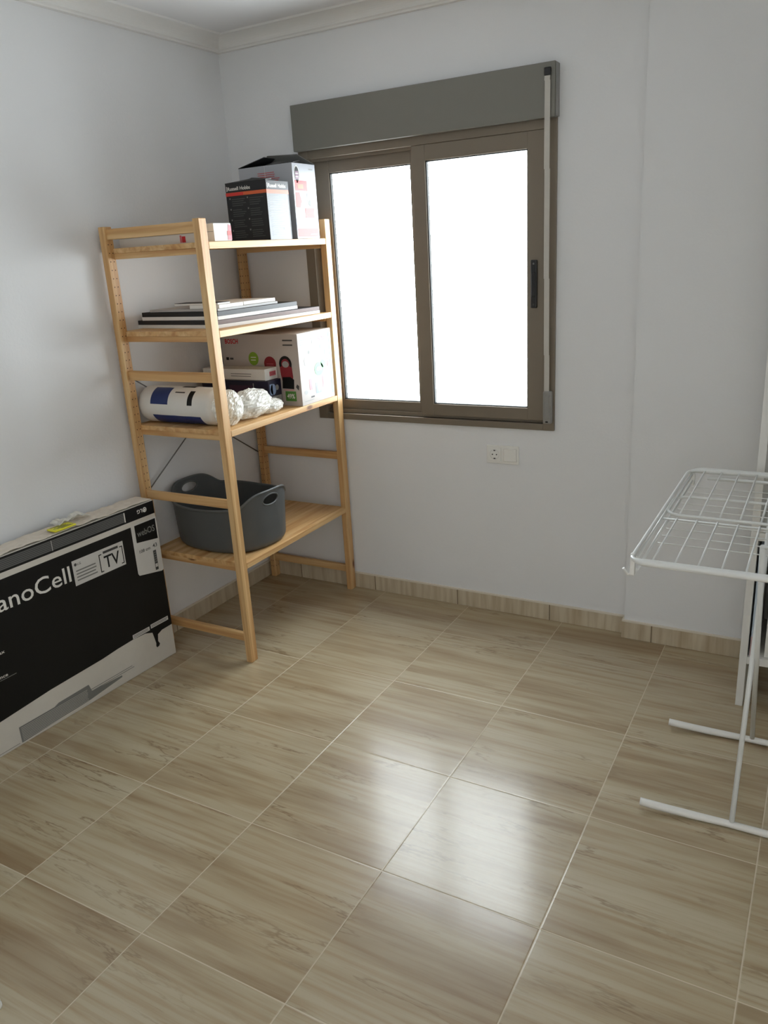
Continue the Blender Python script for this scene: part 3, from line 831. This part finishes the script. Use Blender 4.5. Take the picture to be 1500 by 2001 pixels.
def flap(pts, m, name, parent, th=.003):
    b = MB(); k = b.mi(m)
    f = b.bm.faces.new([b.bm.verts.new(p) for p in pts]); f.material_index = k
    o = b.build(name, parent); md = o.modifiers.new('board', 'SOLIDIFY'); md.thickness = th; md.offset = 0
    return o
for p in ([(-w / 2, -d / 2, .2265), (-.006, -d / 2, .2265), (-.006, -d / 2 + .05, .240), (-w / 2, -d / 2 + .03, .231)],
          [(-.002, -d / 2, .2265), (w / 2, -d / 2, .2265), (w / 2, -d / 2 + .04, .231), (-.002, -d / 2 + .05, .243)]):
    flap(p, M_dk, 'lid_flap', t)

t, b, A, R_, w, d = carton('appliance_carton', 'tall white and coral carton with open lid flaps, on the top shelf beside the window', .262, .541, -.262, -.092, SHELF[0], .300, M_wcart)
A.lines(.10, .235, .225, .275, 5, M_coral, 2, .3, .35); A.rect(.138, .20, .140, .30, M_white, 3)
R_.disc(.030, .256, .019, M_white, 2, .034); R_.disc(.030, .256, .016, M_black, 3, .030); R_.rect(.018, .236, .042, .268, mat('plum_print', (120, 88, 108), .5), 4, ) ; R_.lines(.019, .24, .041, .265, 2, M_white, 5, .3, .1)
R_.rect(.012, .192, .100, .232, M_coral, 2); R_.rect(.012, .226, .09, .232, M_red, 3); R_.rect(.03, .2, .07, .218, M_orange, 3)
R_.poly([(.010, .125), (.040, .125), (.052, .150), (.040, .185), (.012, .185)], M_coral, 2)
R_.disc(.108, .165, .014, M_lt, 2, .030); R_.disc(.113, .145, .010, M_grey, 3, .014)
R_.rect(.072, .084, .140, .124, M_coral, 2); R_.rect(.008, .008, .165, .042, M_coral, 2); R_.rect(.10, .016, .15, .020, M_pink, 3)
R_.rect(.0, .046, .168, .078, M_ltblue, 2); R_.rect(.12, .276, .15, .281, M_lt, 2)
b.build('carton_body', t, fix=False)
for p in ([(-w / 2, d / 2, .301), (w / 2, d / 2, .301), (w / 2 - .06, d / 2 - .04, .345), (-w / 2 + .07, d / 2 - .05, .352)],
          [(-w / 2, -d / 2, .301), (-w / 2, d / 2, .301), (-w / 2 + .10, d / 2 - .035, .338), (-w / 2 + .12, -d / 2 + .03, .336)],
          [(.0, -d / 2 + .01, .3015), (w / 2, -d / 2 + .01, .3015), (w / 2 - .01, -d / 2 + .075, .312), (.01, -d / 2 + .075, .318)]):
    flap(p, M_dk if p[0][1] != d / 2 else M_grey, 'lid_flap', t)

# ------------------------------------------------------------------ drying rack
def arc(cx, cy, r, a0, a1, z, n=7):
    return [(cx + r * math.cos(a0 + (a1 - a0) * i / n), cy + r * math.sin(a0 + (a1 - a0) * i / n), z) for i in range(n + 1)]
rk = thing('clothes_drying_rack', 'white metal folding clothes drying rack standing on the floor at the right', 'clothes drying rack', (2.197, -.905, 0))
ZT = .885; x1 = 1.03
def RX(x): return x - 2.197
yF, yN = .435, -.440
rr = .045
b = MB()
pts = [(x1 - rr, yF, ZT)] + arc(rr, yF - rr, rr, PI / 2, PI, ZT) + arc(.034, yN + .034, .034, PI, PI * 1.5, ZT) + arc(x1 - rr, yN + rr, rr, -PI / 2, 0, ZT) + arc(x1 - rr, yF - rr, rr, 0, PI / 2, ZT)[:-1]
rad = [.0050 if p[0] < .006 else (.0050 + .0045 * min(1., (p[0] - .006) / .03)) for p in pts]
b.tube(pts, rad, M_wmetal, 10, closed=True)
top = b.build('top_frame', rk)
b = MB()
pts = [(x1 - .02, -.045, ZT - .004)] + arc(rr + .012, -.045 + rr, rr, PI * 1.5, PI, ZT - .004) + [(.013, yF - .03, ZT - .008)]
b.tube(pts, .0045, M_wmetal, 8); b.build('wing_rail', rk)
b = MB()
b.tube([(x1 - .02, -.085, ZT - .004), (.012, -.085, ZT - .004)], .003, M_wmetal, 8); b.build('wing_rail', rk)
b = MB()
pts = [(x1 - .02, .165, ZT - .012)] + arc(rr + .005, .165 - rr, rr, PI / 2, PI, ZT - .012) + [(.005, yN + .06, ZT - .014)]
b.tube(pts, .0045, M_wmetal, 8); b.build('wing_rail', rk)
xs = [.05 + .0525 * i for i in range(19)]
for x in xs:
    b = MB(); b.tube([(x, -.045, ZT), (x, yF, ZT)], .0026, M_wmetal, 6); b.build('wire', rk)
    b = MB(); b.tube([(x, yN, ZT), (x, -.085, ZT)], .0026, M_wmetal, 6); b.build('wire', rk)
for i in range(10):
    y = .385 - i * .062
    b = MB(); b.tube([(.016, y, ZT - .045), (x1 - .02, y, ZT - .045)], .0016, M_wmetal, 6); b.build('wire', rk)
b = MB(); b.tube([(.014, yF - .02, ZT - .03), (.014, yN + .02, ZT - .03)], .004, M_wmetal, 8); b.build('side_bar', rk)
b = MB(); b.tube([(x1 - .016, yF - .02, ZT - .03), (x1 - .016, yN + .02, ZT - .03)], .004, M_wmetal, 8); b.build('side_bar', rk)
b = MB(); b.tube([(.06, yF - .012, ZT - .022), (x1 - .06, yF - .012, ZT - .022)], .006, M_wmetal, 8); b.build('lower_rail', rk)
b = MB(); b.box(-.006, .006, yN + .030, yN + .044, ZT - .052, ZT + .006, M_wplast, .003)
b.tube([(.001, yN + .036, ZT - .048), (-.010, yN + .032, ZT - .050), (-.020, yN + .026, ZT - .032)], [.0055, .003, .0035], M_wplast, 8); b.build('corner_hook', rk)
b = MB(); b.box(.002, .022, yF - .030, yF - .012, ZT - .045, ZT - .006, M_wplast, .003); b.build('corner_bracket', rk)
# crossed legs: each a tube loop with its own foot bar
for (yf, yt, oxl) in ((-.197, .290, .267), (.265, -.200, .278)):
    xl_, xr_ = oxl, x1 - oxl + .06
    for xx in (xl_, xr_):
        b = MB(); b.tube([(xx, yf, .016), (xx, yt, ZT - .012)], .0075, M_wmetal, 10); b.build('leg', rk)
    b = MB(); b.tube([(xl_ - .002, yt, ZT - .014), (xr_ + .002, yt, ZT - .014)], .005, M_wmetal, 8); b.build('leg_bar', rk)
    b = MB()
    pts = [(.014, yf - .022, .0235), (.04, yf - .020, .0215), (.085, yf - .014, .017), (.15, yf - .007, .0125), (.25, yf, .0105), (.5, yf, .0105), (.83, yf, .0105), (.93, yf - .008, .013), (1.0, yf - .020, .0215)]
    pts = [(p[0], p[1], p[2] + .0015) for p in pts]
    b.tube(pts, [.0115, .0118, .0118, .0118, .0105, .0105, .0105, .0118, .0115], M_wplast, 12); b.build('foot', rk)

# ------------------------------------------------------------------ white bookcase behind the rack
bk = thing('bookcase', 'tall white open bookcase against the pillar wall behind the drying rack', 'bookcase', (2.398, -.417, 0))
W_, D_, H_ = .80, .355, 1.95
def part(name, *a, m=M_lam, bev=.001):
    b = MB(); b.box(*a, m, bev); return b.build(name, bk)
part('side_panel', 0, .0245, 0, D_, 0, H_); part('side_panel', W_ - .0245, W_, 0, D_, 0, H_)
for z0 in (.172, .64, 1.06, 1.48, H_ - .03): part('shelf', .0247, W_ - .0247, .001, D_ - .01, z0, z0 + .028)
part('back_panel', .0247, W_ - .0247, D_ - .008, D_ - .002, .172, H_ - .002)
t = thing('folder', 'pale blue folder with pinkish lower spine, leftmost on the low bookcase shelf', 'folder', (2.428, -.402, .2005))
b = MB(); b.box(.0005, .021, 0, .25, 0, .40, mat('pale_blue_cover', (186, 200, 216), .35), .001); b.box(.0, .0205, -.0008, .001, .0, .075, mat('pink_spine', (196, 166, 168), .5), 0)
b.box(.0212, .0228, -.002, .25, 0, .40, M_white, 0); b.build('cover', t)
t, b, A, R_, w, d = carton('white_carton', 'plain white box standing beside the pale blue folder on the bookcase', 2.475, 2.72, -.398, -.12, .2002, .33, M_lam)
b.build('carton_body', t, fix=False)

# ------------------------------------------------------------------ door stop at the left edge
b = MB()
pr = [(.0, 0), (.0165, 0), (.0165, .006), (.0150, .008), (.0150, .030), (.0165, .032), (.0165, .040), (.012, .044), (0.0001, .0445)]
k = b.mi(M_wplast); n = 32; rows = [[b.bm.verts.new((max(r, .0001) * math.cos(2 * PI * i / n), max(r, .0001) * math.sin(2 * PI * i / n), z)) for i in range(n)] for r, z in pr]
for j in range(len(pr) - 1):
    for i in range(n):
        f = b.bm.faces.new((rows[j][i], rows[j][(i + 1) % n], rows[j + 1][(i + 1) % n], rows[j + 1][i])); f.material_index = k; f.smooth = True
o = b.build('door_stop'); o.location = (1.018, -2.458, .0002)
tag(o, 'small pale round door stop on the floor at the lower left edge', 'door stop')

# ------------------------------------------------------------------ light
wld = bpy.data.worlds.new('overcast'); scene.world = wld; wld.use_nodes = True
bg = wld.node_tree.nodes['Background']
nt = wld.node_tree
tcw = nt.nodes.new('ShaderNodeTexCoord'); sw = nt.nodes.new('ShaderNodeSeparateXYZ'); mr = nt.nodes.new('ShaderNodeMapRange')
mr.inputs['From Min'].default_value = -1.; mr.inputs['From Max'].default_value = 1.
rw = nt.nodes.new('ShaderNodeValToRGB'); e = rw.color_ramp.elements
# surroundings' brightness by elevation, shaped to set room light and floor highlight
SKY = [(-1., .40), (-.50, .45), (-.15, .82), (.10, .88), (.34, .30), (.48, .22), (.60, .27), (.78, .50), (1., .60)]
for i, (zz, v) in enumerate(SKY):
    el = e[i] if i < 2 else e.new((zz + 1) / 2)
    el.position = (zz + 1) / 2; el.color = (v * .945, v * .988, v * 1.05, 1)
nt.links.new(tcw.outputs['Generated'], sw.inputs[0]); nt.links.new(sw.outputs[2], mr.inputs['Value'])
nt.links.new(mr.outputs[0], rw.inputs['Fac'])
# surroundings dimmed towards the side, added to cut light on side-turned faces
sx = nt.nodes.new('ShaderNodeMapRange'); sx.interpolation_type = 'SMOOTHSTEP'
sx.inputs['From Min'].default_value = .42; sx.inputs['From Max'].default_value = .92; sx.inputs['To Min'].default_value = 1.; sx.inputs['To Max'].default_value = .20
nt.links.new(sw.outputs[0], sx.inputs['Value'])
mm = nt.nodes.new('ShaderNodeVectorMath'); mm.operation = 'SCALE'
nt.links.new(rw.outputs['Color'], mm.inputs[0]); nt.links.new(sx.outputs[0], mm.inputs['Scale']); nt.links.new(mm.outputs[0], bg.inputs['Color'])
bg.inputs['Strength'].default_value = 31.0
pl = bpy.data.lights.new('window_portal', 'AREA'); pl.shape = 'RECTANGLE'; pl.size = 1.15; pl.size_y = 1.2
pl.cycles.is_portal = True
po = bpy.data.objects.new('window_portal', pl); COL.objects.link(po); po.location = ((hx0 + hx1) / 2, .12, (hz0 + hz1) / 2); po.rotation_euler = (-PI / 2, 0, 0)

hl = bpy.data.lights.new('corridor_fill_light', 'AREA'); hl.shape = 'DISK'; hl.size = .45; hl.energy = 92.; hl.color = (1., .985, .96)  # added fill light out of view, stands for no known lamp
ho = bpy.data.objects.new('corridor_fill_light', hl); COL.objects.link(ho); ho.location = (1.9, RY - .8, CZ - .04)
# ------------------------------------------------------------------ camera
def rot(y, p, r):
    cy, sy, cp, sp = math.cos(y), math.sin(y), math.cos(p), math.sin(p)
    f = Vector((sy * cp, cy * cp, sp)); rt = Vector((cy, -sy, 0)); u = rt.cross(f)
    c, s = math.cos(r), math.sin(r)
    return c * rt + s * u, -s * rt + c * u, f
rt, u, f = rot(-.5253, -.3172, -.0597)
cam = bpy.data.cameras.new('camera'); cam.sensor_fit = 'HORIZONTAL'; cam.sensor_width = 36.; cam.lens = 1548.37 / 1500 * 36
co = bpy.data.objects.new('camera', cam); COL.objects.link(co)
Mx = Matrix((rt, u, -f)).transposed().to_4x4(); Mx.translation = Vector((2.5847, -3.1985, 1.6385))
co.matrix_world = Mx
cam.clip_start = .02
scene.camera = co
scene.view_settings.view_transform = 'Standard'; scene.view_settings.look = 'None'
scene.view_settings.exposure = 0.; scene.view_settings.gamma = 1.; scene.view_settings.use_curve_mapping = False
scene.cycles.max_bounces = 12; scene.cycles.diffuse_bounces = 7; scene.cycles.transparent_max_bounces = 16
scene.cycles.sample_clamp_indirect = 30.
